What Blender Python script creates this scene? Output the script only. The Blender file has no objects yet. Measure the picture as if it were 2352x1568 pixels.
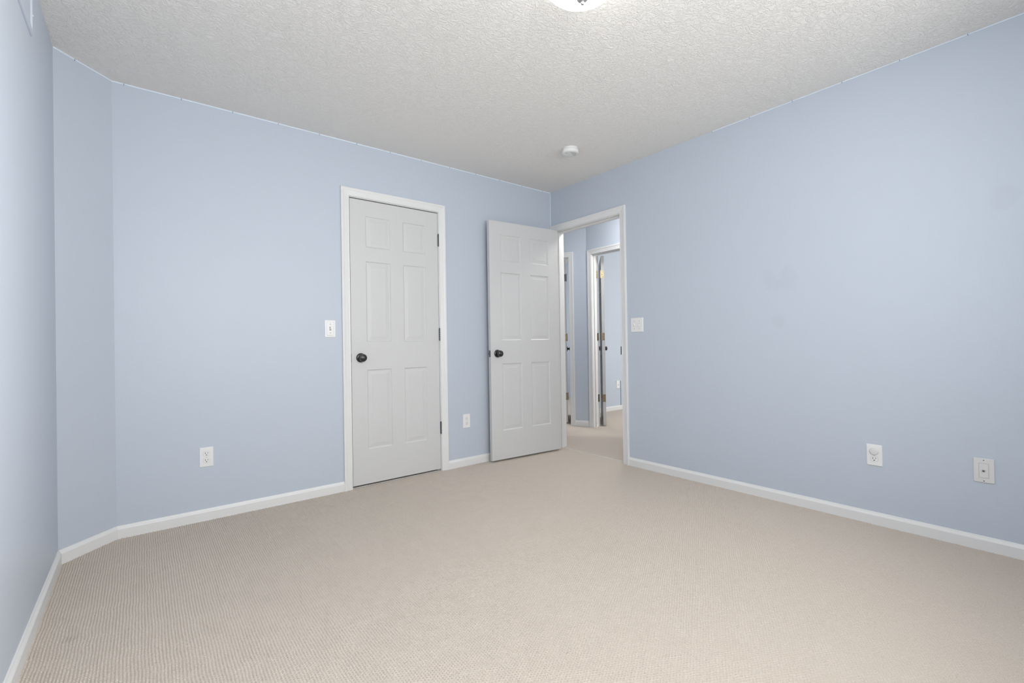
import bpy, bmesh, math, random
import numpy as np
from mathutils import Vector, Matrix

# ------------------------------------------------------------------ camera, world, lights, exposure
scn = bpy.context.scene
COL = scn.collection
W_PX, H_PX = 2352.0, 1568.0
F_PX, PP_Y = 1067.92, 781.24
YAW, PITCH, ROLL = math.radians(6.5215), math.radians(-0.274), math.radians(-0.899)
CAM = Vector((-3.0923, -3.2621, 1.0097))

a = math.pi / 4 + YAW
fwd = Vector((math.cos(a) * math.cos(PITCH), math.sin(a) * math.cos(PITCH), -math.sin(PITCH)))
rgt = Vector((math.sin(a), -math.cos(a), 0))
upv = rgt.cross(fwd)
r2 = rgt * math.cos(ROLL) + upv * math.sin(ROLL)
u2 = upv * math.cos(ROLL) - rgt * math.sin(ROLL)
cam_data = bpy.data.cameras.new('camera')
cam = bpy.data.objects.new('camera', cam_data)
COL.objects.link(cam)
cam.matrix_world = Matrix(((r2.x, u2.x, -fwd.x, CAM.x), (r2.y, u2.y, -fwd.y, CAM.y),
                           (r2.z, u2.z, -fwd.z, CAM.z), (0, 0, 0, 1)))
cam_data.sensor_fit = 'HORIZONTAL'
cam_data.sensor_width = 36.0
cam_data.lens = F_PX * 36.0 / W_PX
cam_data.shift_y = (PP_Y - H_PX / 2) / W_PX
cam_data.clip_start = 0.02
scn.camera = cam

world = bpy.data.worlds.new('world')
scn.world = world
world.use_nodes = True
world.node_tree.nodes['Background'].inputs[0].default_value = (0.80, 0.90, 1.0, 1)
world.node_tree.nodes['Background'].inputs[1].default_value = 1.0

scn.view_settings.view_transform = 'Standard'
scn.view_settings.look = 'None'
scn.view_settings.gamma = 1.0
scn.view_settings.use_curve_mapping = False
scn.view_settings.exposure = 0.0


def area_light(name, loc, direction, sx, sy, power, color=(1, 1, 1), spread=180):
    L = bpy.data.lights.new(name, 'AREA')
    L.shape = 'RECTANGLE'
    L.size, L.size_y = sx, sy
    L.energy = power
    L.color = color
    L.spread = math.radians(spread)
    o = bpy.data.objects.new(name, L)
    COL.objects.link(o)
    o.location = loc
    o.rotation_euler = Vector(direction).to_track_quat('-Z', 'Y').to_euler()
    return o


# area lights added as daylight at the invented windows behind the camera
WARM = (1.0, 0.984, 0.955)
area_light('added_wide_window_light', (-2.50, -3.715, 1.52), (0, 1, 0), 1.26, 1.16, 42, WARM)
area_light('added_side_window_light', (-0.95, -3.700, 1.52), (-0.3, 1, 0), 1.05, 1.16, 11, WARM, 140)
area_light('added_narrow_window_light', (-0.035, -3.40, 1.52), (-1, 0.25, 0), 0.46, 1.16, 18, WARM, 60)
# unseen area lights added to brighten the windowless rooms across the hall
area_light('fill_far_room', (2.9, -1.50, 1.5), (0, 1, 0), 1.4, 1.3, 47, WARM)
area_light('fill_side_room', (1.0, 3.40, 1.5), (0, -1, 0), 1.0, 1.2, 40, WARM)

# ------------------------------------------------------------------ materials
def mat(name, color, rough=0.5, metallic=0.0, spec=0.5, bump=None, coat=0.0, vary=None):
    m = bpy.data.materials.new(name)
    m.use_nodes = True
    nt = m.node_tree
    b = nt.nodes['Principled BSDF']
    b.inputs['Base Color'].default_value = (*color, 1)
    b.inputs['Roughness'].default_value = rough
    b.inputs['Metallic'].default_value = metallic
    b.inputs['Specular IOR Level'].default_value = spec
    if coat:
        b.inputs['Coat Weight'].default_value = coat
    geo = nt.nodes.new('ShaderNodeNewGeometry')
    if vary:
        scale, amt = vary
        n = nt.nodes.new('ShaderNodeTexNoise')
        n.inputs['Scale'].default_value = scale
        n.inputs['Detail'].default_value = 3
        nt.links.new(geo.outputs['Position'], n.inputs['Vector'])
        mx = nt.nodes.new('ShaderNodeMix')
        mx.data_type = 'RGBA'
        mx.inputs[6].default_value = (*[c * (1 - amt) for c in color], 1)
        mx.inputs[7].default_value = (*[min(1, c * (1 + amt)) for c in color], 1)
        nt.links.new(n.outputs['Fac'], mx.inputs[0])
        nt.links.new(mx.outputs[2], b.inputs['Base Color'])
    if bump:
        scale, strength, dist = bump
        n = nt.nodes.new('ShaderNodeTexNoise')
        n.inputs['Scale'].default_value = scale
        n.inputs['Detail'].default_value = 2.5
        nt.links.new(geo.outputs['Position'], n.inputs['Vector'])
        bp = nt.nodes.new('ShaderNodeBump')
        bp.inputs['Strength'].default_value = strength
        bp.inputs['Distance'].default_value = dist
        nt.links.new(n.outputs['Fac'], bp.inputs['Height'])
        nt.links.new(bp.outputs['Normal'], b.inputs['Normal'])
    return m


M = {}
M['wall'] = mat('blue_wall_paint', (0.542, 0.598, 0.680), 0.42, spec=0.4, bump=(170, 0.12, 0.002), vary=(1.3, 0.012))
M['trim'] = mat('white_trim_paint', (0.79, 0.79, 0.785), 0.38, vary=(3, 0.01))
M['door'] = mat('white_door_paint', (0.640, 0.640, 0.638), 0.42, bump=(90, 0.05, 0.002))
M['plate'] = mat('white_plastic', (0.84, 0.84, 0.83), 0.3)
M['plate_dim'] = mat('white_plastic_cap', (0.74, 0.74, 0.73), 0.35)
M['ivory'] = mat('grey_white_plastic', (0.72, 0.72, 0.70), 0.35)
M['slot'] = mat('dark_slot', (0.03, 0.028, 0.025), 0.6)
M['screw'] = mat('painted_screw', (0.45, 0.45, 0.44), 0.4)
M['bronze'] = mat('black_bronze', (0.016, 0.015, 0.014), 0.28, spec=0.55, coat=0.2)
M['hinge_dark'] = mat('dark_hinge_metal', (0.14, 0.14, 0.14), 0.38, metallic=0.8)
M['brass'] = mat('antique_brass', (0.33, 0.26, 0.17), 0.38, metallic=0.7, vary=(60, 0.25))
M['brass_light'] = mat('pale_brass', (0.80, 0.66, 0.42), 0.35, metallic=0.35)
M['steel'] = mat('steel', (0.55, 0.55, 0.55), 0.25, metallic=1.0)
M['nickel'] = mat('brushed_nickel', (0.50, 0.50, 0.50), 0.3, metallic=0.8)
M['bead'] = mat('pale_blue_caulk', (0.74, 0.82, 0.91), 0.5)
M['tick'] = mat('caulk_crack', (0.22, 0.27, 0.35), 0.8)
M['rubber'] = mat('rubber', (0.05, 0.05, 0.05), 0.8)
M['plank'] = mat('closet_wall_paint', (0.6, 0.6, 0.6), 0.6)  # one even grey for the plain closet walls
M['cord'] = mat('blue_strip_paint', (0.22, 0.29, 0.39), 0.5)
M['detector'] = mat('detector_plastic', (0.80, 0.80, 0.79), 0.4)
M['detector_dim'] = mat('detector_grille', (0.60, 0.60, 0.59), 0.5)


def ceiling_material():
    m = bpy.data.materials.new('textured_white_ceiling')
    m.use_nodes = True
    nt = m.node_tree
    b = nt.nodes['Principled BSDF']
    b.inputs['Base Color'].default_value = (0.885, 0.862, 0.828, 1)
    b.inputs['Roughness'].default_value = 0.75
    b.inputs['Specular IOR Level'].default_value = 0.25
    geo = nt.nodes.new('ShaderNodeNewGeometry')
    n0 = nt.nodes.new('ShaderNodeTexNoise')
    n0.inputs['Scale'].default_value = 16
    n0.inputs['Detail'].default_value = 1
    nt.links.new(geo.outputs['Position'], n0.inputs['Vector'])
    mixv = nt.nodes.new('ShaderNodeMix')
    mixv.data_type = 'VECTOR'
    mixv.inputs[0].default_value = 0.05
    nt.links.new(geo.outputs['Position'], mixv.inputs[4])
    nt.links.new(n0.outputs['Color'], mixv.inputs[5])
    n1 = nt.nodes.new('ShaderNodeTexNoise')
    n1.inputs['Scale'].default_value = 78
    n1.inputs['Detail'].default_value = 4
    n1.inputs['Roughness'].default_value = 0.55
    n1.inputs['Distortion'].default_value = 0.9
    nt.links.new(mixv.outputs[1], n1.inputs['Vector'])
    r = nt.nodes.new('ShaderNodeMapRange')
    r.interpolation_type = 'SMOOTHSTEP'
    r.inputs[1].default_value = 0.42
    r.inputs[2].default_value = 0.62
    nt.links.new(n1.outputs['Fac'], r.inputs[0])
    bp = nt.nodes.new('ShaderNodeBump')
    bp.inputs['Strength'].default_value = 0.75
    bp.inputs['Distance'].default_value = 0.0022
    nt.links.new(r.outputs[0], bp.inputs['Height'])
    nt.links.new(bp.outputs['Normal'], b.inputs['Normal'])
    return m


def smudged_wall():
    """the same paint with a few faint rubbed patches on the right wall"""
    m = M['wall'].copy()
    m.name = 'blue_wall_paint_rubbed'
    nt = m.node_tree
    b = nt.nodes['Principled BSDF']
    src = b.inputs['Base Color'].links[0].from_socket
    geo = nt.nodes.new('ShaderNodeNewGeometry')
    for (y, z, r) in SMUDGES:
        mp = nt.nodes.new('ShaderNodeMapping')
        mp.inputs['Location'].default_value = (0, -y, -z * 0.8)
        mp.inputs['Scale'].default_value = (0, 1, 0.8)
        nt.links.new(geo.outputs['Position'], mp.inputs['Vector'])
        ln = nt.nodes.new('ShaderNodeVectorMath')
        ln.operation = 'LENGTH'
        nt.links.new(mp.outputs[0], ln.inputs[0])
        n = nt.nodes.new('ShaderNodeTexNoise')
        n.inputs['Scale'].default_value = 14
        nt.links.new(geo.outputs['Position'], n.inputs['Vector'])
        ad = nt.nodes.new('ShaderNodeMath')
        ad.operation = 'MULTIPLY_ADD'
        ad.inputs[1].default_value = r * 1.4
        nt.links.new(n.outputs['Fac'], ad.inputs[0])
        nt.links.new(ln.outputs['Value'], ad.inputs[2])
        mr = nt.nodes.new('ShaderNodeMapRange')
        mr.inputs[1].default_value = r * 1.45
        mr.inputs[2].default_value = r * 1.75
        mr.inputs[3].default_value = 0.97
        mr.inputs[4].default_value = 1.0
        nt.links.new(ad.outputs[0], mr.inputs[0])
        mx = nt.nodes.new('ShaderNodeVectorMath')
        mx.operation = 'SCALE'
        nt.links.new(src, mx.inputs[0])
        nt.links.new(mr.outputs[0], mx.inputs['Scale'])
        src = mx.outputs[0]
    nt.links.new(src, b.inputs['Base Color'])
    return m


SMUDGES = [(-1.985, 1.375, 0.055), (-2.085, 1.375, 0.060), (-2.03, 1.12, 0.040), (-3.01, 1.64, 0.05)]
M['wall_rubbed'] = smudged_wall()
M['ceiling'] = ceiling_material()


def carpet_material():
    m = bpy.data.materials.new('beige_loop_carpet')
    m.use_nodes = True
    nt = m.node_tree
    b = nt.nodes['Principled BSDF']
    b.inputs['Roughness'].default_value = 0.95
    b.inputs['Specular IOR Level'].default_value = 0.1
    geo = nt.nodes.new('ShaderNodeNewGeometry')

    def noise(scale, detail):
        n = nt.nodes.new('ShaderNodeTexNoise')
        n.inputs['Scale'].default_value = scale
        n.inputs['Detail'].default_value = detail
        nt.links.new(geo.outputs['Position'], n.inputs['Vector'])
        return n

    def mix(f, c1, c2):
        x = nt.nodes.new('ShaderNodeMix')
        x.data_type = 'RGBA'
        nt.links.new(f, x.inputs[0])
        for i, c in ((6, c1), (7, c2)):
            if isinstance(c, tuple):
                x.inputs[i].default_value = (*c, 1)
            else:
                nt.links.new(c, x.inputs[i])
        return x.outputs[2]
    fleck = noise(600, 1)
    rr = nt.nodes.new('ShaderNodeMapRange')
    rr.inputs[1].default_value = 0.36
    rr.inputs[2].default_value = 0.64
    nt.links.new(fleck.outputs['Fac'], rr.inputs[0])
    c = mix(rr.outputs[0], (0.543, 0.480, 0.420), (0.638, 0.576, 0.515))
    big = noise(1.6, 3)
    c2 = mix(big.outputs['Fac'], (0.965, 0.955, 0.94), (1.0, 1.0, 1.0))
    mul = nt.nodes.new('ShaderNodeMix')
    mul.data_type = 'RGBA'
    mul.blend_type = 'MULTIPLY'
    mul.inputs[0].default_value = 1
    nt.links.new(c, mul.inputs[6])
    nt.links.new(c2, mul.inputs[7])
    # small worn stain on the pile near the left wall
    dist = nt.nodes.new('ShaderNodeVectorMath')
    dist.operation = 'DISTANCE'
    dist.inputs[1].default_value = (STAIN[0], STAIN[1], 0)
    nt.links.new(geo.outputs['Position'], dist.inputs[0])
    sn = noise(60, 3)
    add = nt.nodes.new('ShaderNodeMath')
    add.operation = 'MULTIPLY_ADD'
    add.inputs[1].default_value = 0.06
    nt.links.new(sn.outputs['Fac'], add.inputs[0])
    nt.links.new(dist.outputs['Value'], add.inputs[2])
    sr = nt.nodes.new('ShaderNodeMapRange')
    sr.inputs[1].default_value = 0.035
    sr.inputs[2].default_value = 0.060
    sr.inputs[3].default_value = 0.30
    sr.inputs[4].default_value = 0.0
    nt.links.new(add.outputs[0], sr.inputs[0])
    out = mix(sr.outputs[0], mul.outputs[2], (0.30, 0.25, 0.20))
    nt.links.new(out, b.inputs['Base Color'])
    bn = noise(520, 2)
    bp = nt.nodes.new('ShaderNodeBump')
    bp.inputs['Strength'].default_value = 0.35
    bp.inputs['Distance'].default_value = 0.0012
    nt.links.new(bn.outputs['Fac'], bp.inputs['Height'])
    nt.links.new(bp.outputs['Normal'], b.inputs['Normal'])
    return m


STAIN = (-3.301, -1.011)
M['carpet'] = carpet_material()


def emission(name, color, strength):
    m = bpy.data.materials.new(name)
    m.use_nodes = True
    b = m.node_tree.nodes['Principled BSDF']
    b.inputs['Base Color'].default_value = (0.9, 0.9, 0.9, 1)
    b.inputs['Emission Color'].default_value = (*color, 1)
    b.inputs['Emission Strength'].default_value = strength
    b.inputs['Roughness'].default_value = 0.3
    return m


M['glow'] = emission('lit_frosted_glass', (1.0, 0.985, 0.955), 6.5)
M['added_hall_glow'] = emission('added_hall_lamp_glass', (1.0, 0.98, 0.95), 48.0)  # glowing glass of the added hall lamp

# ------------------------------------------------------------------ mesh helpers
def new_obj(name, verts, faces, material, parent=None, mats=None, fmat=None, smooth=False, bevel=0):
    me = bpy.data.meshes.new(name)
    me.from_pydata([tuple(v) for v in verts], [], faces)
    for mm in (mats or [material]):
        me.materials.append(mm)
    if fmat:
        for p, i in zip(me.polygons, fmat):
            p.material_index = i
    bm = bmesh.new()
    bm.from_mesh(me)
    bmesh.ops.recalc_face_normals(bm, faces=bm.faces)
    bm.to_mesh(me)
    bm.free()
    if smooth:
        for p in me.polygons:
            p.use_smooth = True
    o = bpy.data.objects.new(name, me)
    COL.objects.link(o)
    if parent is not None:
        o.parent = parent
    if bevel:
        md = o.modifiers.new('bevel', 'BEVEL')
        md.width = bevel
        md.segments = 2
        md.limit_method = 'ANGLE'
        md.angle_limit = math.radians(50)
    return o


class MB:
    """collects shapes for ONE mesh"""
    def __init__(s):
        s.v, s.f, s.m, s.cur = [], [], [], 0

    def quad(s, pts):
        b = len(s.v)
        s.v += [tuple(p) for p in pts]
        s.f.append(tuple(range(b, b + len(pts))))
        s.m.append(s.cur)

    def box(s, x0, x1, y0, y1, z0, z1):
        b = len(s.v)
        s.v += [(x, y, z) for z in (z0, z1) for y in (y0, y1) for x in (x0, x1)]
        for q in ((0, 1, 3, 2), (4, 6, 7, 5), (0, 4, 5, 1), (1, 5, 7, 3), (3, 7, 6, 2), (2, 6, 4, 0)):
            s.f.append(tuple(b + i for i in q))
            s.m.append(s.cur)
        return s

    def prism(s, poly, z0, z1):
        """vertical prism over an xy polygon"""
        b, n = len(s.v), len(poly)
        s.v += [(p[0], p[1], z0) for p in poly] + [(p[0], p[1], z1) for p in poly]
        s.f += [tuple(b + i for i in range(n)), tuple(b + n + i for i in range(n))]
        s.m += [s.cur] * 2
        for i in range(n):
            j = (i + 1) % n
            s.f.append((b + i, b + j, b + n + j, b + n + i))
            s.m.append(s.cur)
        return s

    def lathe(s, prof, seg=40, axis='z', org=(0, 0, 0), cap=True):
        """prof: (radius, height) along the axis; '-y' points out of a wall"""
        b, n = len(s.v), len(prof)
        for r, h in prof:
            for k in range(seg):
                t = 2 * math.pi * k / seg
                c, q = r * math.cos(t), r * math.sin(t)
                if axis == 'z':
                    p = (c, q, h)
                elif axis == '-y':
                    p = (c, -h, q)
                else:
                    p = (-h, c, q)
                s.v.append((p[0] + org[0], p[1] + org[1], p[2] + org[2]))
        for i in range(n - 1):
            for k in range(seg):
                k2 = (k + 1) % seg
                s.f.append((b + i * seg + k, b + i * seg + k2, b + (i + 1) * seg + k2, b + (i + 1) * seg + k))
                s.m.append(s.cur)
        if cap:
            s.f.append(tuple(b + k for k in range(seg)))
            s.f.append(tuple(b + (n - 1) * seg + k for k in range(seg)))
            s.m += [s.cur] * 2
        return s

    def plate(s, x0, x1, z0, z1, y_back, y_front, inset, r=0.003, seg=4):
        """wall plate with rounded corners and a sloping rim, facing -y"""
        def ring(i, y, rr):
            pts = []
            for cx, cz, a0 in ((x1 - i - rr, z1 - i - rr, 0), (x0 + i + rr, z1 - i - rr, 90),
                               (x0 + i + rr, z0 + i + rr, 180), (x1 - i - rr, z0 + i + rr, 270)):
                for k in range(seg + 1):
                    t = math.radians(a0 + 90 * k / seg)
                    pts.append((cx + rr * math.cos(t), y, cz + rr * math.sin(t)))
            return pts
        rings = [ring(0, y_back, r), ring(0, y_back + (y_front - y_back) * 0.35, r),
                 ring(inset * 0.4, y_back + (y_front - y_back) * 0.8, r), ring(inset, y_front, r)]
        b, n = len(s.v), len(rings[0])
        for q in rings:
            s.v += q
        for i in range(len(rings) - 1):
            for k in range(n):
                k2 = (k + 1) % n
                s.f.append((b + i * n + k, b + i * n + k2, b + (i + 1) * n + k2, b + (i + 1) * n + k))
                s.m.append(s.cur)
        s.f.append(tuple(b + k for k in range(n)))
        s.f.append(tuple(b + (len(rings) - 1) * n + k for k in range(n)))
        s.m += [s.cur] * 2
        return s

    def build(s, name, material, parent=None, **kw):
        if isinstance(material, list):
            return new_obj(name, s.v, s.f, None, parent, mats=material, fmat=s.m, **kw)
        return new_obj(name, s.v, s.f, material, parent, **kw)


def tag(o, label=None, cat=None, group=None, kind=None):
    if label:
        o['label'] = label
    if cat:
        o['category'] = cat
    if group:
        o['group'] = group
    if kind:
        o['kind'] = kind
    return o


def empty(name, loc, rz=0.0):
    o = bpy.data.objects.new(name, None)
    COL.objects.link(o)
    o.location = loc
    o.rotation_euler = (0, 0, rz)
    o.empty_display_size = 0.1
    return o


RB = -math.pi / 2           # things on a wall that faces -x
CH = 2.4446                 # ceiling height
T = 0.105                   # wall thickness
XL = -3.412                 # left wall
YN = -3.72                  # near wall (behind the camera)
KX, KY = -3.209, -0.208     # the cut-off corner
X2 = 1.058                  # wall across the hall
C3 = Vector((X2, 0.513))    # where that wall meets the angled one
AZ3 = math.radians(118)
D3 = Vector((math.cos(AZ3), math.sin(AZ3)))
N3 = Vector((math.cos(AZ3 - math.pi / 2), math.sin(AZ3 - math.pi / 2)))   # away from the viewer
YF = 1.14                   # far room wall
HD = 2.055                  # door opening height

A0, AW = -1.945, 0.707      # closet opening
B0, BW = -0.060, 0.764      # room opening (from y=-0.060 towards -y)
D20, D2W = 0.430, 0.762     # opening across the hall
S3, D3W = 0.222, 0.71       # opening in angled wall (distance from C3)
H2 = 2.028

# ------------------------------------------------------------------ floor (loop pile carpet)
def build_floor():
    p, q = 0.0093, 0.0105
    nx, ny = 4, 4
    x0, x1, y0, y1 = XL - 0.02, 0.055, -3.62, 0.02
    xs = np.arange(x0, x1 + 1e-6, p / nx)
    ys = np.arange(y0, y1 + 1e-6, q / ny)
    X, Y = np.meshgrid(xs, ys)
    rng = np.random.default_rng(3)

    def smooth_noise(cell):
        gx = int((x1 - x0) / cell) + 3
        gy = int((y1 - y0) / cell) + 3
        g = rng.standard_normal((gy, gx))
        fx = (X - x0) / cell
        fy = (Y - y0) / cell
        ix, iy = fx.astype(int), fy.astype(int)
        tx, ty = fx - ix, fy - iy
        tx, ty = tx * tx * (3 - 2 * tx), ty * ty * (3 - 2 * ty)
        return ((g[iy, ix] * (1 - tx) + g[iy, ix + 1] * tx) * (1 - ty)
                + (g[iy + 1, ix] * (1 - tx) + g[iy + 1, ix + 1] * tx) * ty)
    Xw = X + 0.0010 * smooth_noise(0.06) + 0.0003 * smooth_noise(0.014)
    prof = np.abs(np.sin(np.pi * Xw / p)) ** 0.75
    loop = np.abs(np.sin(np.pi * (Y / q + 0.5 * Xw / p + 0.12 * smooth_noise(0.03)))) ** 0.8
    pit = (1 - prof) * (1 - loop)
    h = 1.0 - 0.42 * (1 - prof) - 0.26 * (1 - loop) - 0.85 * pit
    h = h * (1 + 0.07 * smooth_noise(0.008)) + 0.03 * smooth_noise(0.05)
    Z = -0.0090 + 0.0090 * h
    n, m_ = X.shape
    v = np.stack([X, Y, Z], -1).reshape(-1, 3)
    idx = np.arange(n * m_).reshape(n, m_)
    f = np.stack([idx[:-1, :-1], idx[:-1, 1:], idx[1:, 1:], idx[1:, :-1]], -1).reshape(-1, 4)
    nv, nf = len(v), len(f)
    # plain pile beyond the doorway and behind the camera
    ex = [(-3.6, -3.9, 0.055, y0), (0.055, -3.9, 5.0, 4.0), (-3.6, 0.02, 0.055, 1.2)]
    ev, ef = [], []
    for i, (xa, ya, xb, yb) in enumerate(ex):
        ev += [(xa, ya, -0.0012), (xb, ya, -0.0012), (xb, yb, -0.0012), (xa, yb, -0.0012)]
        ef.append([nv + 4 * i + k for k in range(4)])
    v = np.vstack([v, np.array(ev)])
    f = np.vstack([f, np.array(ef)])
    me = bpy.data.meshes.new('floor')
    me.vertices.add(len(v))
    me.vertices.foreach_set('co', v.astype(np.float32).ravel())
    me.loops.add(f.size)
    me.loops.foreach_set('vertex_index', f.astype(np.int32).ravel())
    me.polygons.add(len(f))
    me.polygons.foreach_set('loop_start', np.arange(0, f.size, 4, dtype=np.int32))
    me.polygons.foreach_set('loop_total', np.full(len(f), 4, dtype=np.int32))
    me.polygons.foreach_set('use_smooth', np.ones(len(f), dtype=bool))
    me.update(calc_edges=True)
    me.materials.append(M['carpet'])
    o = bpy.data.objects.new('floor', me)
    COL.objects.link(o)
    tag(o, 'beige ribbed loop pile carpet running through the rooms and hall', 'floor', kind='structure')


build_floor()


def structure(mb, name, material, label, cat, **kw):
    o = mb.build(name, material, **kw)
    return tag(o, label, cat, kind='structure')


# ------------------------------------------------------------------ ceiling and walls
structure(MB().box(-3.7, 5.2, -4.0, 4.2, CH, CH + 0.12), 'ceiling', M['ceiling'],
          'white ceiling with a knockdown plaster texture', 'ceiling')

ZB = -0.02
TOP = CH + 0.01
b = MB()
b.box(KX - 0.05, A0 - 0.018, 0, T, ZB, TOP).box(A0 + AW + 0.018, 0.0, 0, T, ZB, TOP)
b.box(A0 - 0.018, A0 + AW + 0.018, 0, T, HD + 0.018, TOP)
structure(b, 'wall_far', M['wall'], 'light blue wall holding the closed closet door', 'wall')

b = MB().prism([(KX, 0), (XL, KY), (XL - T, KY), (XL - T, T), (KX, T)], ZB, TOP)
structure(b, 'wall_corner', M['wall'], 'narrow angled light blue wall at the left corner', 'wall')

b = MB().box(XL - T, XL, YN - T, KY + 0.02, ZB, TOP)
structure(b, 'wall_left', M['wall'], 'light blue wall at the left edge of the view', 'wall')

# near wall with openings for two added windows
WIN = [(-3.14, -1.86), (-1.48, -0.42)]
nz0, nz1 = 0.92, 2.12
b = MB()
b.box(XL, WIN[0][0], YN - T, YN, ZB, TOP).box(WIN[0][1], WIN[1][0], YN - T, YN, ZB, TOP).box(WIN[1][1], 0.0, YN - T, YN, ZB, TOP)
for xa_, xb_ in WIN:
    b.box(xa_, xb_, YN - T, YN, ZB, nz0).box(xa_, xb_, YN - T, YN, nz1, TOP)
structure(b, 'wall_near', M['wall'], 'light blue wall behind the camera with two added windows', 'wall')

by1, by0 = B0 + 0.018, B0 - BW - 0.018
b = MB()
b.box(0, T, by1, 2.5, ZB, TOP).box(0, T, -3.16, by0, ZB, TOP).box(0, T, YN - T, -3.64, ZB, TOP)
b.box(0, T, -3.64, -3.16, ZB, nz0).box(0, T, -3.64, -3.16, nz1, TOP).box(0, T, by0, by1, HD + 0.018, TOP)
structure(b, 'wall_right', M['wall_rubbed'], 'light blue wall on the right with the open doorway', 'wall')

d0, d1 = D20 + 0.018, D20 - D2W - 0.018
b = MB()
b.prism([(X2, d0), (X2, C3.y), (X2 + T, C3.y + 0.06), (X2 + T, d0)], ZB, TOP)
b.box(X2, X2 + T, -3.6, d1, ZB, TOP).box(X2, X2 + T, d1, d0, H2 + 0.018, TOP)
structure(b, 'wall_hall', M['wall'], 'light blue hall wall seen across the open doorway', 'wall')

def q3(s, t):
    p_ = C3 + D3 * s + N3 * t
    return (p_.x, p_.y)


b = MB()
b.prism([q3(0, 0), q3(S3 - 0.018, 0), q3(S3 - 0.018, T), q3(0.05, T)], ZB, TOP)
b.prism([q3(S3 + D3W + 0.018, 0), q3(1.75, 0), q3(1.75, T), q3(S3 + D3W + 0.018, T)], ZB, TOP)
b.prism([q3(S3 - 0.018, 0), q3(S3 + D3W + 0.018, 0), q3(S3 + D3W + 0.018, T), q3(S3 - 0.018, T)], H2 + 0.018, TOP)
structure(b, 'wall_hall_angled', M['wall'], 'angled light blue wall at the end of the hall', 'wall')

# partition between the two rooms across the hall, then the far room
P0 = Vector((X2 + T + 0.0, C3.y + 0.115))
pd = Vector((math.cos(math.radians(42)), math.sin(math.radians(42))))
pn = Vector((-pd.y, pd.x))
L = (YF - P0.y) / pd.y
P1 = P0 + pd * L
b = MB().prism([tuple(P0 - pd * 0.1), tuple(P1), tuple(P1 + pn * 0.05), tuple(P0 - pd * 0.1 + pn * 0.05)], ZB, TOP)
structure(b, 'wall_partition', M['wall'], 'blue wall seen through the hinge gap of the far door', 'wall')
structure(MB().box(P1.x - 0.03, 4.6, YF, YF + T, ZB, TOP), 'wall_far_room', M['wall'],
          'bright blue wall of the room across the hall', 'wall')
b = MB().box(4.6, 4.6 + T, -1.7, YF + T, ZB, TOP).box(X2 + T, 4.6, -1.7 - T, -1.7, ZB, TOP)
structure(b, 'wall_far_room_side', M['wall'], 'blue side walls of the room across the hall', 'wall')
b = MB().box(T, X2, -3.6 - T, -3.6, ZB, TOP).box(-0.3, 0.45, 2.4, 2.5, ZB, TOP)
b.box(T, 3.0, 3.6, 3.7, ZB, TOP).box(3.0, 3.1, YF + T, 3.7, ZB, TOP).box(0.0, 0.1, 2.4, 3.7, ZB, TOP)
structure(b, 'wall_hall_end', M['wall'], 'light blue walls closing the hall', 'wall')
b = MB().box(-2.6, -0.6, 0.85, 0.90, ZB, TOP).box(-2.6, -2.55, T, 0.85, ZB, TOP).box(-0.65, -0.6, T, 0.85, ZB, TOP)
structure(b, 'wall_closet', M['plank'], 'plain walls inside the closet', 'wall')

# ------------------------------------------------------------------ baseboards
BP = [(0, 0), (0.0125, 0), (0.0125, 0.047), (0.0105, 0.0515), (0.0060, 0.0585), (0.0040, 0.0640), (0, 0.0650)]


def baseboard(name, path, label, z0=-0.004, scale=1.0):
    """path: xy points, the room lies on the right-hand side of the direction of travel"""
    pts = [Vector(p_) for p_ in path]
    n = len(pts)
    rings = []
    for i, p_ in enumerate(pts):
        ns = []
        if i > 0:
            d = (p_ - pts[i - 1]).normalized()
            ns.append(Vector((d.y, -d.x)))
        if i < n - 1:
            d = (pts[i + 1] - p_).normalized()
            ns.append(Vector((d.y, -d.x)))
        nn = ns[0] if len(ns) == 1 else (ns[0] + ns[1]) / (1 + ns[0].dot(ns[1]))
        rings.append([(p_.x + nn.x * o_, p_.y + nn.y * o_, (z_ * scale if z_ else z0)) for o_, z_ in BP])
    v, f, k = [], [], len(BP)
    for r_ in rings:
        v += r_
    for i in range(n - 1):
        for j in range(k):
            j2 = (j + 1) % k
            f.append((i * k + j, (i + 1) * k + j, (i + 1) * k + j2, i * k + j2))
    f.append(tuple(range(k)))
    f.append(tuple((n - 1) * k + j for j in range(k)))
    return tag(new_obj(name, v, f, M['trim']), label, 'baseboard', kind='structure')


CO = 0.0615
baseboard('baseboard_left', [(XL, YN), (XL, KY), (KX, 0), (A0 - CO, 0)],
          'white baseboard bending round the angled left corner')
baseboard('baseboard_far', [(A0 + AW + CO, 0), (-0.0005, 0)],
          'short white baseboard between closet door and open door')
baseboard('baseboard_right', [(0, B0 - BW - CO), (0, YN)],
          'long white baseboard under the right wall')
baseboard('baseboard_near', [(0, YN), (XL, YN)], 'white baseboard behind the camera')
pa = q3(S3 - CO, 0)
baseboard('baseboard_hall', [pa, q3(0, 0), (X2, D20 + CO)],
          'small piece of white baseboard between the two hall doorways')
baseboard('baseboard_far_room', [tuple(P0), tuple(P1), (4.6, YF)],
          'white baseboard in the room across the hall', scale=0.93)

# ------------------------------------------------------------------ door casings and jambs
CP = [(0.004, 0), (0.004, 0.0085), (0.0075, 0.0105), (0.014, 0.0095), (0.020, 0.0110), (0.040, 0.0135),
      (0.046, 0.0165), (0.056, 0.0175), (0.0605, 0.0160), (CO, 0.0125), (CO, 0)]


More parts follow.
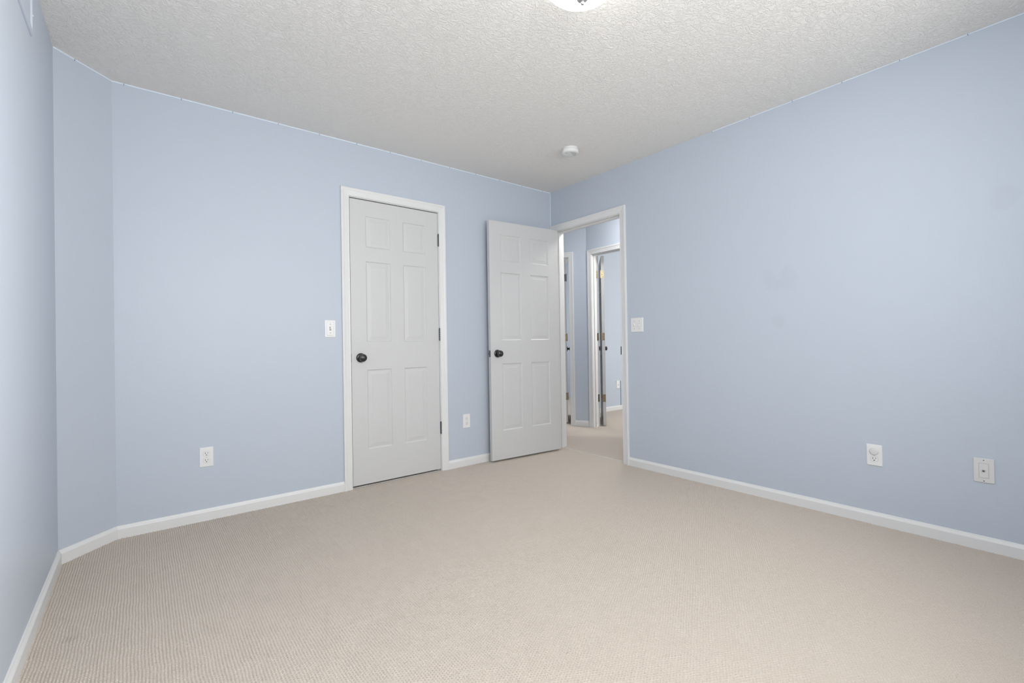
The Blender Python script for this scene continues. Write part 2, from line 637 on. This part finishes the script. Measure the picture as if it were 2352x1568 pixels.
def door_trim(name, org, rz, w, h, label, back=True, stop=(0.038, 0.073)):
    root = empty(name, org, rz)
    tag(root, label, 'door frame', kind='structure')
    faces_mb = MB()
    for side in ([1, -1] if back else [1]):
        base = len(faces_mb.v)
        k = len(CP)
        for (fx, fz) in ((0, 0), (0, 1), (1, 1), (1, 0)):
            for o_, d_ in CP:
                x = -o_ if fx == 0 else w + o_
                z = -0.004 if fz == 0 else h + o_
                y = -d_ if side == 1 else T + d_
                faces_mb.v.append((x, y, z))
        for i in range(3):
            for j in range(k):
                j2 = (j + 1) % k
                faces_mb.f.append((base + i * k + j, base + (i + 1) * k + j, base + (i + 1) * k + j2, base + i * k + j2))
                faces_mb.m.append(0)
        faces_mb.f += [tuple(base + j for j in range(k)), tuple(base + 3 * k + j for j in range(k))]
        faces_mb.m += [0, 0]
    faces_mb.build('casing', M['trim'], root)
    j = MB()
    j.box(-0.0175, 0, 0.0, T, -0.004, h + 0.0175).box(w, w + 0.0175, 0.0, T, -0.004, h + 0.0175)
    j.box(0, w, 0.0, T, h, h + 0.0175)
    jo = j.build('jamb', M['trim'], root)
    s = MB()
    s.box(0, 0.010, *stop, -0.004, h).box(w - 0.010, w, *stop, -0.004, h).box(0.010, w - 0.010, *stop, h - 0.010, h)
    s.build('door_stop', M['trim'], root, bevel=0.002)
    return root


tr1 = door_trim('trim_1', (A0, 0, 0), 0, AW, HD, 'white moulded casing around the closed closet door')
tr2 = door_trim('trim_2', (0, B0, 0), RB, BW, HD, 'white moulded casing around the open doorway in the right wall')
tr3 = door_trim('trim_3', (X2, D20, 0), RB, D2W, H2, 'white casing of the doorway across the hall', stop=(0.030, 0.065))
c3o = q3(S3 + D3W, 0)
tr4 = door_trim('trim_4', (c3o[0], c3o[1], 0), AZ3 - math.pi, D3W, H2,
                'white casing of the angled hall doorway, half hidden by the open door', stop=(0.030, 0.065))

# ------------------------------------------------------------------ six-panel doors
PANZ = [(0.26, 0.83), (1.03, 1.61), (1.71, 1.935)]


def door_slab_mesh(w, th=0.035, z0=0.015, z1=2.047):
    mb = MB()
    st, md = 0.112, 0.102
    pw = (w - 2 * st - md) / 2
    xs = [0, st, st + pw, st + pw + md, w - st, w]
    zs = [z0] + [z for q_ in PANZ for z in q_] + [z1]
    # nested rings of one panel: (inset, depth)
    rings = [(0, 0), (0.003, 0.0030), (0.006, 0.0054), (0.011, 0.0062), (0.015, 0.0058), (0.034, 0.0034), (0.037, 0.0024)]
    for side in (0, 1):
        def Y(d):
            return d if side == 0 else th - d
        for i in range(5):
            for k in range(7):
                xa, xb, za, zb = xs[i], xs[i + 1], zs[k], zs[k + 1]
                if i in (1, 3) and k in (1, 3, 5):
                    for (i0, d0_), (i1, d1_) in zip(rings[:-1], rings[1:]):
                        A_ = [(xa + i0, Y(d0_), za + i0), (xb - i0, Y(d0_), za + i0), (xb - i0, Y(d0_), zb - i0), (xa + i0, Y(d0_), zb - i0)]
                        B_ = [(xa + i1, Y(d1_), za + i1), (xb - i1, Y(d1_), za + i1), (xb - i1, Y(d1_), zb - i1), (xa + i1, Y(d1_), zb - i1)]
                        for e in range(4):
                            g = (e + 1) % 4
                            mb.quad([A_[e], A_[g], B_[g], B_[e]])
                    i1, d1_ = rings[-1]
                    mb.quad([(xa + i1, Y(d1_), za + i1), (xb - i1, Y(d1_), za + i1), (xb - i1, Y(d1_), zb - i1), (xa + i1, Y(d1_), zb - i1)])
                else:
                    mb.quad([(xa, Y(0), za), (xb, Y(0), za), (xb, Y(0), zb), (xa, Y(0), zb)])
    for (xa, xb, za, zb) in ((0, 0, z0, z1), (w, w, z0, z1)):
        for k in range(7):
            mb.quad([(xa, 0, zs[k]), (xa, th, zs[k]), (xa, th, zs[k + 1]), (xa, 0, zs[k + 1])])
    for z in (z0, z1):
        for i in range(5):
            mb.quad([(xs[i], 0, z), (xs[i + 1], 0, z), (xs[i + 1], th, z), (xs[i], th, z)])
    return mb


KNOB = [(0.0125, 0.004), (0.0115, 0.014), (0.0110, 0.022), (0.0150, 0.027), (0.0215, 0.031), (0.0262, 0.037),
        (0.0275, 0.043), (0.0270, 0.049), (0.0245, 0.055), (0.0225, 0.0575), (0.0218, 0.0570), (0.0205, 0.0585),
        (0.0150, 0.0610), (0.0080, 0.0622), (0.0030, 0.0625)]
ROSE = [(0.0330, 0.0), (0.0330, 0.003), (0.0315, 0.0060), (0.0270, 0.0085), (0.0180, 0.0100), (0.0120, 0.0105)]


def knob(parent, x, z, side=1, th=0.035, squash=1.0):
    def tr(prof):
        return [(r, h * (squash if side == -1 else 1)) for r, h in prof]
    mb = MB()
    if side == 1:
        mb.lathe(tr(KNOB), 40, '-y', (x, 0, z))
    else:
        mb.lathe([(r, -h - th) for r, h in tr(KNOB)], 40, '-y', (x, 0, z))
    kb = mb.build('door_knob', M['bronze'], parent, smooth=True)
    mb = MB()
    if side == 1:
        mb.lathe(ROSE, 40, '-y', (x, 0, z))
    else:
        mb.lathe([(r, -h - th) for r, h in tr(ROSE)], 40, '-y', (x, 0, z))
    mb.build('rose', M['bronze'], kb, smooth=True)
    if side == 1:
        MB().lathe([(0.0052, 0.0622), (0.0052, 0.0634), (0.003, 0.0640)], 20, '-y', (x, 0, z)).build('lock_button', M['hinge_dark'], kb, smooth=True)


def hinge_barrel(parent, x, y, z, material, h=0.089, name='hinge'):
    mb = MB()
    r = 0.0058
    n = 5
    for i in range(n):
        za = z - h / 2 + i * h / n + 0.0006
        zb_ = z - h / 2 + (i + 1) * h / n - 0.0006
        mb.lathe([(r, za), (r, zb_)], 16, 'z', (x, y, 0))
    mb.lathe([(0.0035, z + h / 2 - 0.001), (0.0050, z + h / 2 + 0.002), (0.0045, z + h / 2 + 0.006), (0.002, z + h / 2 + 0.008)], 16, 'z', (x, y, 0))
    mb.lathe([(0.0048, z - h / 2 - 0.004), (0.0045, z - h / 2 + 0.001)], 16, 'z', (x, y, 0))
    mb.box(x - 0.0045, x - 0.0008, y + 0.002, y + 0.007, z - h / 2, z + h / 2)
    return mb.build(name, material, parent)


# door_1: closed closet door
d1r = empty('door_1', (A0 + 0.003, 0.002, 0))
tag(d1r, 'closed white six-panel closet door with a black knob', 'door', kind='structure')
w1 = AW - 0.006
slab = door_slab_mesh(w1).build('slab', M['door'], d1r)
knob(d1r, 0.066, 0.918)
for hz in (1.833, 1.082, 0.340):
    hinge_barrel(d1r, w1 + 0.0032, -0.0065, hz, M['hinge_dark'])
sp = MB().box(-0.0029, -0.0006, -0.0030, 0.020, 0.918 - 0.030, 0.918 + 0.030).build('latch_plate', M['bronze'], d1r)

# door_2: open door standing against the corner
rzB = math.atan2(-0.1392 + 0.089, -0.0525 + 0.8)
wB = 0.749
d2r = empty('door_2', (-0.7997, -0.0894, 0), rzB)
tag(d2r, 'white six-panel door standing open beside the corner', 'door', kind='structure')
door_slab_mesh(wB).build('slab', M['door'], d2r, bevel=0.0015)
knob(d2r, 0.066, 0.918)
knob(d2r, 0.066, 0.918, side=-1, squash=0.72)
lp = MB().plate(0.0055, 0.0295, 0.918 - 0.028, 0.918 + 0.028, 0.0, -0.0012, 0.0006)
# plate was made facing -y; turn it so that it sits on the free edge (facing -x)
lp.v = [(y_ * 1.0, x_, z_) for x_, y_, z_ in lp.v]
lpo = lp.build('latch_plate', M['hinge_dark'], d2r)
MB().lathe([(0.0085, 0.0), (0.0085, 0.006), (0.006, 0.009), (0.001, 0.010)], 20, '-x', (0.0, 0.0175, 0.918)).build('latch_bolt', M['hinge_dark'], lpo, smooth=True)
for hz in (1.833, 1.082, 0.340):
    mbh = MB()
    mbh.lathe([(0.0058, hz - 0.044), (0.0058, hz + 0.044)], 16, 'z', (wB + 0.004, 0.040, 0))
    mbh.box(wB - 0.0002, wB + 0.0015, 0.008, 0.038, hz - 0.0445, hz + 0.0445)
    mbh.build('hinge', M['hinge_dark'], d2r)

# strike plate on the right jamb of the open doorway
spm = MB()
spm.box(BW - 0.0014, BW + 0.0002, 0.004, 0.032, 0.930 - 0.036, 0.930 + 0.036)
spm.box(BW - 0.0035, BW - 0.0008, -0.0095, 0.005, 0.930 - 0.034, 0.930 + 0.034)
spm.build('strike_plate', M['bronze'], tr2)


def hinge_leaf(mb, x0, x1, y, z, out=-1):
    """rounded leaf plate facing -y (out=-1) with three screw heads"""
    h = 0.0445
    mb.cur = 0
    mb.plate(x0, x1, z - h, z + h, y, y + out * 0.0016, 0.0004, r=0.006)
    mb.cur = 1
    mx = (x0 + x1) / 2
    for dx, dz in ((-0.005, 0.030), (0.006, 0.0), (-0.005, -0.030)):
        mb.lathe([(0.0036, 0.0010), (0.0036, 0.0022)], 10, '-y', (mx + dx, y, z + dz))


def open_hall_door(name, hinge_xy, az, label, w, brass, trim, jamb_side):
    """hinge edge faces the viewer; the leaf runs away from the hinge along azimuth az"""
    root = empty(name, (hinge_xy[0], hinge_xy[1], 0), az)
    tag(root, label, 'door', kind='structure')
    z1 = 2.020
    mb = door_slab_mesh(w, z1=z1)
    mb.build('slab', M['door'], root)
    for side in (1, -1):
        knob(root, w - 0.066, 0.912, side=side)
    for hz, mt in zip((1.800, 1.062, 0.335), brass):
        leaf = MB()
        hinge_leaf(leaf, 0.003, 0.034, 0.0, hz)
        # leaf sits on the hinge edge: swap axes so that it faces -x
        leaf.v = [(y_, x_, z_) for x_, y_, z_ in leaf.v]
        leaf.cur = 0
        leaf.lathe([(0.0058, hz - 0.044), (0.0058, hz + 0.044)], 16, 'z', (-0.003, 0.040 if jamb_side == 0 else -0.005, 0))
        leaf.lathe([(0.0045, hz + 0.044), (0.0045, hz + 0.050)], 12, 'z', (-0.003, 0.040 if jamb_side == 0 else -0.005, 0))
        leaf.build('hinge', [mt, M['slot']], root)
    return root


AZ2D = math.radians(43.2)
hp = Vector((X2 + T + 0.008 + 0.65 * 0.042, D20 - 0.034 - 0.76 * 0.042))
dr3 = open_hall_door('door_3', hp, AZ2D, 'open door across the hall seen edge on, brass hinges', 0.71,
                     (M['brass_light'], M['brass'], M['brass']), tr3, 0)
AZ3D = math.radians(44.6)
hq = Vector(q3(S3 + 0.040, T + 0.010)) - 0.030 * Vector((0.70, -0.71))
dr4 = open_hall_door('door_4', hq, AZ3D, 'open door in the angled hall doorway seen edge on', 0.68,
                     (M['hinge_dark'], M['brass'], M['brass']), tr4, 1)
# hinge leaves let into the hinge jamb across the hall
for hz, mt in zip((1.800, 1.062, 0.335), (M['brass_light'], M['brass'], M['brass'])):
    lf = MB()
    hinge_leaf(lf, T - 0.034, T - 0.002, 0.0, hz)
    lf.v = [(-y_, x_, z_) for x_, y_, z_ in lf.v]
    lf.build('hinge_leaf', [mt, M['slot']], tr3)

# ------------------------------------------------------------------ outlets and switches
def receptacle(parent, z, y=-0.0048):
    mb = MB()
    n = 28
    pts = []
    for k in range(n):
        t = 2 * math.pi * k / n
        x_, z_ = 0.0172 * math.cos(t), 0.0172 * math.sin(t)
        pts.append((x_, max(-0.0130, min(0.0130, z_))))
    mb.cur = 1
    bb = len(mb.v)
    mb.v += [(x_ * 1.035, y - 0.0008, z + z_ * 1.045) for x_, z_ in pts]
    mb.f.append(tuple(bb + i for i in range(n)))
    mb.m.append(1)
    mb.cur = 0
    bb = len(mb.v)
    mb.v += [(x_, y, z + z_) for x_, z_ in pts] + [(x_ * 0.98, y - 0.0016, z + z_ * 0.98) for x_, z_ in pts]
    mb.f.append(tuple(bb + n + i for i in range(n)))
    mb.m.append(0)
    for i in range(n):
        j_ = (i + 1) % n
        mb.f.append((bb + i, bb + j_, bb + n + j_, bb + n + i))
        mb.m.append(0)
    mb.cur = 2
    yf = y - 0.0016
    mb.box(-0.0074, -0.0050, yf - 0.0004, yf + 0.001, z - 0.0010, z + 0.0080)
    mb.box(0.0050, 0.0072, yf - 0.0004, yf + 0.001, z + 0.0002, z + 0.0075)
    mb.lathe([(0.0027, -yf - 0.001), (0.0027, -yf + 0.0004)], 14, '-y', (0, 0, z - 0.0068))
    return mb.build('receptacle', [M['plate'], M['screw'], M['slot']], parent)


def screw(parent, x, z, y=-0.0055, material=None, r=0.0032):
    mb = MB()
    mb.lathe([(r, -y - 0.001), (r, -y), (r * 0.8, -y + 0.0007)], 14, '-y', (x, 0, z))
    mb.cur = 1
    mb.box(x - r * 0.8, x + r * 0.8, y - 0.0010, y, z - 0.0004, z + 0.0004)
    return mb.build('screw', [material or M['screw'], M['slot']], parent)


def outlet(loc, rz, label, both=True):
    root = empty('power_outlet', loc, rz)
    tag(root, label, 'outlet')
    MB().plate(-0.035, 0.035, -0.057, 0.057, 0, -0.0055, 0.0035).build('cover_plate', M['plate'], root)
    if both:
        receptacle(root, 0.0200)
    receptacle(root, -0.0200)
    screw(root, 0, 0.0, -0.0055, M['plate'])
    return root


outlet((-2.8045, 0, 0.3665), 0, 'white duplex outlet on the far wall, left of the closet door')
outlet((-0.995, 0, 0.3655), 0, 'white duplex outlet between the closet door and the open door')
outlet((0, -2.505, 0.3710), RB, 'white outlet on the right wall with its upper socket covered', both=False)

cp = MB()
cp.lathe([(0.0175, 0.0055), (0.0195, 0.0075), (0.0200, 0.0100), (0.0190, 0.0122), (0.0150, 0.0135), (0.006, 0.0140)], 36, '-y', (0, 0, 0))
cpo = cp.build('outlet_cap', M['plate_dim'], smooth=True)
cpo.location = (0, -2.505, 0.3710 + 0.0215)
cpo.rotation_euler = (0, 0, RB)
tag(cpo, 'round white safety cap plugged into the upper socket on the right wall', 'outlet cap')

# single switch beside the closet door
sw = empty('light_switch', (-2.087, 0, 1.124))
tag(sw, 'white single toggle switch beside the closet door', 'light switch')
MB().plate(-0.036, 0.036, -0.058, 0.058, 0, -0.0045, 0.0030, r=0.002).build('cover_plate', M['plate'], sw)
MB().plate(-0.0245, 0.0245, -0.0480, 0.0480, -0.003, -0.0078, 0.0060, r=0.002).build('raised_panel', M['plate'], sw)
tg = MB()
tg.cur = 1
tg.box(-0.0056, 0.0056, -0.0082, -0.007, -0.0120, 0.0120)
tg.cur = 0
tg.v += [(-0.0046, -0.0080, -0.009), (0.0046, -0.0080, -0.009), (0.0046, -0.0080, 0.007), (-0.0046, -0.0080, 0.007),
         (-0.0036, -0.0185, 0.004), (0.0036, -0.0185, 0.004), (0.0036, -0.0170, 0.0105), (-0.0036, -0.0170, 0.0105)]
bq = len(tg.v) - 8
for q_ in ((0, 1, 2, 3), (4, 5, 6, 7), (0, 1, 5, 4), (1, 2, 6, 5), (2, 3, 7, 6), (3, 0, 4, 7)):
    tg.f.append(tuple(bq + i for i in q_))
    tg.m.append(0)
tg.build('toggle', [M['plate'], M['slot']], sw)
screw(sw, 0, 0.030, -0.0078)
screw(sw, 0, -0.030, -0.0078)

# two-gang switch by the open doorway
s2 = empty('double_light_switch', (0, -0.980, 1.1345), RB)
tag(s2, 'white two-toggle switch plate right of the open doorway', 'light switch')
MB().plate(-0.058, 0.058, -0.057, 0.057, 0, -0.0055, 0.0035).build('cover_plate', M['plate'], s2)
for sx, up_ in ((-0.023, 1), (0.023, -1)):
    tg = MB()
    tg.cur = 1
    tg.box(sx - 0.0054, sx + 0.0054, -0.0060, -0.004, -0.0122, 0.0122)
    tg.cur = 0
    bq = len(tg.v)
    tg.v += [(sx - 0.0048, -0.0058, -0.0105), (sx + 0.0048, -0.0058, -0.0105), (sx + 0.0048, -0.0058, 0.0105), (sx - 0.0048, -0.0058, 0.0105),
             (sx - 0.0038, -0.0165, up_ * 0.008 - 0.003), (sx + 0.0038, -0.0165, up_ * 0.008 - 0.003),
             (sx + 0.0038, -0.0165, up_ * 0.008 + 0.003), (sx - 0.0038, -0.0165, up_ * 0.008 + 0.003)]
    for q_ in ((0, 1, 2, 3), (4, 5, 6, 7), (0, 1, 5, 4), (1, 2, 6, 5), (2, 3, 7, 6), (3, 0, 4, 7)):
        tg.f.append(tuple(bq + i for i in q_))
        tg.m.append(0)
    tg.build('toggle', [M['plate'], M['screw']], s2)
    screw(s2, sx, 0.030)
    screw(s2, sx, -0.030)

# cable plate low on the right wall
cb = empty('cable_wall_plate', (0, -2.923, 0.3735), RB)
tag(cb, 'off-white cable socket plate low on the right wall, nearest the camera', 'cable plate')
MB().plate(-0.0360, 0.0360, -0.057, 0.057, 0, -0.0065, 0.0030, r=0.004).build('cover_plate', M['ivory'], cb)
ins = MB()
ins.cur = 1
ins.box(-0.0172, 0.0172, -0.0067, -0.003, -0.0342, 0.0342)
ins.cur = 0
ins.plate(-0.0162, 0.0162, -0.0332, 0.0332, -0.004, -0.0074, 0.0010, r=0.001)
ins.build('insert', [M['ivory'], M['screw']], cb)
cx_ = MB()
cx_.lathe([(0.0062, 0.0070), (0.0062, 0.0100)], 6, '-y', (0, 0, 0.001))
cx_.lathe([(0.0046, 0.0095), (0.0046, 0.0170), (0.0034, 0.0172)], 20, '-y', (0, 0, 0.001))
cx_.cur = 1
cx_.lathe([(0.0034, 0.0165), (0.0034, 0.0174)], 16, '-y', (0, 0, 0.001))
cx_.build('coax_connector', [M['steel'], M['slot']], cb)
screw(cb, 0, 0.0485, -0.0065, M['hinge_dark'], 0.0024)
screw(cb, 0, -0.0485, -0.0065, M['hinge_dark'], 0.0024)

# outlet plate and strip in the far room
fo = empty('far_room_wall_plate', (2.382, YF, 0.368), 0)
tag(fo, 'small white wall plate seen in the room across the hall', 'wall plate')
MB().plate(-0.035, 0.035, -0.057, 0.057, 0, -0.010, 0.003).build('cover_plate', M['plate'], fo)
MB().lathe([(0.0045, 0.009), (0.0045, 0.014)], 14, '-y', (0.0, 0, -0.006)).build('jack', M['slot'], fo)
fs = MB().box(-0.004, 0.004, -0.006, 0, 0.058, 0.420).build('wall_strip', M['cord'])
fs.location = (2.447, YF, 0)
tag(fs, 'thin dark blue upright strip beside the far room wall plate', 'wall strip')

# ------------------------------------------------------------------ smoke detector
sd = empty('smoke_detector', (-0.585, -0.838, CH), math.radians(35))
tag(sd, 'round white smoke detector on the ceiling near the doorway', 'smoke detector')
MB().lathe([(0.0585, 0.0), (0.0585, -0.009), (0.057, -0.011)], 56, 'z').build('base', M['detector'], sd)
MB().lathe([(0.060, -0.010), (0.0625, -0.014), (0.0620, -0.030), (0.0585, -0.036), (0.050, -0.0385), (0.030, -0.0395), (0.002, -0.040)], 56, 'z').build('body', M['detector'], sd, smooth=True)
gr = MB()
for k in range(4):
    r_ = 0.020 + 0.008 * k
    for s_ in range(10):
        a0 = math.radians(200 + s_ * 12)
        a1 = math.radians(200 + (s_ + 1) * 12)
        gr.prism([(r_ * math.cos(a0), r_ * math.sin(a0)), (r_ * math.cos(a1), r_ * math.sin(a1)),
                  ((r_ + 0.003) * math.cos(a1), (r_ + 0.003) * math.sin(a1)), ((r_ + 0.003) * math.cos(a0), (r_ + 0.003) * math.sin(a0))],
                 -0.0412, -0.036)
gr.build('sounder_grille', M['detector_dim'], sd)
MB().lathe([(0.006, -0.038), (0.006, -0.0405), (0.004, -0.0412)], 20, 'z', (-0.030, 0.022, 0)).build('test_button', M['screw'], sd, smooth=True)

# ------------------------------------------------------------------ ceiling lamp
def ceiling_lamp(loc, label, glow, fin=True):
    root = empty('ceiling_light', loc)
    tag(root, label, 'ceiling light')
    R_, D_ = 0.150, 0.098
    MB().lathe([(0.135, 0.0), (0.140, -0.004), (0.140, -0.020), (0.130, -0.026)], 56, 'z').build('canopy', M['nickel'], root, smooth=False)
    prof = [(R_, -0.020), (R_ + 0.003, -0.026)]
    for k in range(1, 15):
        t = math.radians(90 * k / 14.0)
        prof.append(((R_ + 0.002) * math.cos(t) + 0.002, -0.026 - D_ * math.sin(t) * 0.93))
    g = MB().lathe(prof, 64, 'z').build('glass_dome', glow, root, smooth=True)
    zb = -0.026 - D_ * 0.93
    f_ = MB().lathe([(0.021, zb - 0.001), (0.022, zb - 0.004), (0.018, zb - 0.008), (0.010, zb - 0.011), (0.006, zb - 0.013)], 32, 'z').build('finial_cap', M['nickel'], root, smooth=True)
    MB().lathe([(0.004, zb - 0.012), (0.0072, zb - 0.016), (0.0075, zb - 0.020), (0.0055, zb - 0.025), (0.001, zb - 0.028)], 24, 'z').build('finial', M['nickel'], f_, smooth=True)
    return root


ceiling_lamp((-1.757, -2.050, CH), 'lit round frosted glass ceiling lamp cut by the top of the picture', M['glow'])
ceiling_lamp((0.60, -0.44, CH), 'added unseen ceiling lamp lighting the hall', M['added_hall_glow'])  # out of view, added to brighten the hall

# ------------------------------------------------------------------ access panel on the left wall
ap = empty('wall_access_panel', (XL, -1.15, 2.193), math.pi / 2)
tag(ap, 'blue painted access panel frame high on the left wall', 'access panel')
# local: x runs along the wall towards the corner, z up, -y out into the room
fw, x1_, x0_, zt = 0.022, 0.376, -0.20, 0.235
fr = MB()
fr.plate(x0_, x1_, 0.0, fw, 0, -0.008, 0.004, r=0.001)
fr.plate(x0_, x1_, zt - fw, zt, 0, -0.008, 0.004, r=0.001)
fr.plate(x1_ - fw, x1_, fw * 0.6, zt - fw * 0.6, 0, -0.008, 0.004, r=0.001)
fr.plate(x0_, x0_ + fw, fw * 0.6, zt - fw * 0.6, 0, -0.008, 0.004, r=0.001)
fr.build('frame', M['wall'], ap)
MB().box(x0_ + fw, x1_ - fw, -0.003, 0, fw, zt - fw).build('panel', M['wall'], ap)
MB().lathe([(0.0035, 0.008), (0.0030, 0.0095)], 14, '-y', (x1_ - fw / 2, 0, 0.075)).build('screw', M['bead'], ap)

# ------------------------------------------------------------------ caulk line under the ceiling
def caulk(name, p0, p1, out, zc, hh, label, start, step, dep=0.002):
    """strip along p0->p1 (xy), broken by small dark cracks every `step` metres"""
    p0, p1 = Vector(p0), Vector(p1)
    d = (p1 - p0)
    Ln = d.length
    d.normalize()
    n_ = Vector(out)
    cuts = []
    s = start
    while s < Ln:
        cuts.append(s)
        s += step
    mb = MB()
    prev = 0.0
    for c in cuts + [Ln]:
        a_, e_ = p0 + d * prev, p0 + d * (c - (0.0015 if c < Ln else 0))
        mb.cur = 0
        mb.prism([tuple(a_), tuple(e_), tuple(e_ + n_ * dep), tuple(a_ + n_ * dep)], zc - hh, zc)
        if c < Ln:
            a_, e_ = p0 + d * (c - 0.0015), p0 + d * (c + 0.0015)
            mb.cur = 1
            mb.prism([tuple(a_), tuple(e_), tuple(e_ + n_ * (dep + 0.0006)), tuple(a_ + n_ * (dep + 0.0006))], zc - hh * 1.45, zc)
        prev = c + 0.0015
    o = mb.build(name, [M['bead'], M['tick']])
    return tag(o, label, 'caulk line', kind='structure')


caulk('trim_5', (KX, 0), (0, 0), (0, -1), CH, 0.0065, 'pale cracked caulk line along the top of the far wall', 0.051, 0.2545)
q45 = Vector((1, -1)).normalized()
caulk('trim_6', (XL, KY), (KX, 0), tuple(q45), CH, 0.0065, 'pale cracked caulk line above the angled corner wall', 0.10, 0.30)
caulk('trim_7', (0, -1.62), (0, YN), (-1, 0), CH, 0.0045, 'thin pale cracked caulk line along the top of the right wall', 0.006, 0.2545)
vc = MB()
vc.box(-0.0060, -0.0005, -0.0022, 0, 2.262, CH - 0.01).box(-0.0060, -0.0005, -0.0022, 0, 2.06, 2.256)
structure(vc, 'trim_8', M['bead'], 'pale vertical caulk line in the corner above the open door', 'caulk line')

# ------------------------------------------------------------------ unseen windows added behind the camera to go with the light
def window(name, loc, rz, w, h, label):
    root = empty(name, loc, rz)
    tag(root, label, 'added window', kind='structure')
    f_ = MB()
    t_ = 0.045
    f_.box(0, w, 0.02, 0.09, 0, t_).box(0, w, 0.02, 0.09, h - t_, h)
    f_.box(0, t_, 0.02, 0.09, t_, h - t_).box(w - t_, w, 0.02, 0.09, t_, h - t_)
    f_.box(t_, w - t_, 0.03, 0.07, h / 2 - 0.018, h / 2 + 0.018)
    f_.build('window_frame', M['trim'], root)
    s_ = MB().box(-0.04, w + 0.04, -0.03, 0.02, -0.025, 0.0)
    s_.build('window_sill', M['trim'], root, bevel=0.003)
    return root


window('added_window_1', (WIN[0][1], YN, nz0), math.pi, WIN[0][1] - WIN[0][0], nz1 - nz0, 'added wide white framed window behind the camera')
window('added_window_2', (WIN[1][1], YN, nz0), math.pi, WIN[1][1] - WIN[1][0], nz1 - nz0, 'added narrower white framed window near the right wall')
window('added_window_3', (0, -3.16, nz0), RB, 0.48, nz1 - nz0, 'added narrow white framed window in the right wall behind the camera')
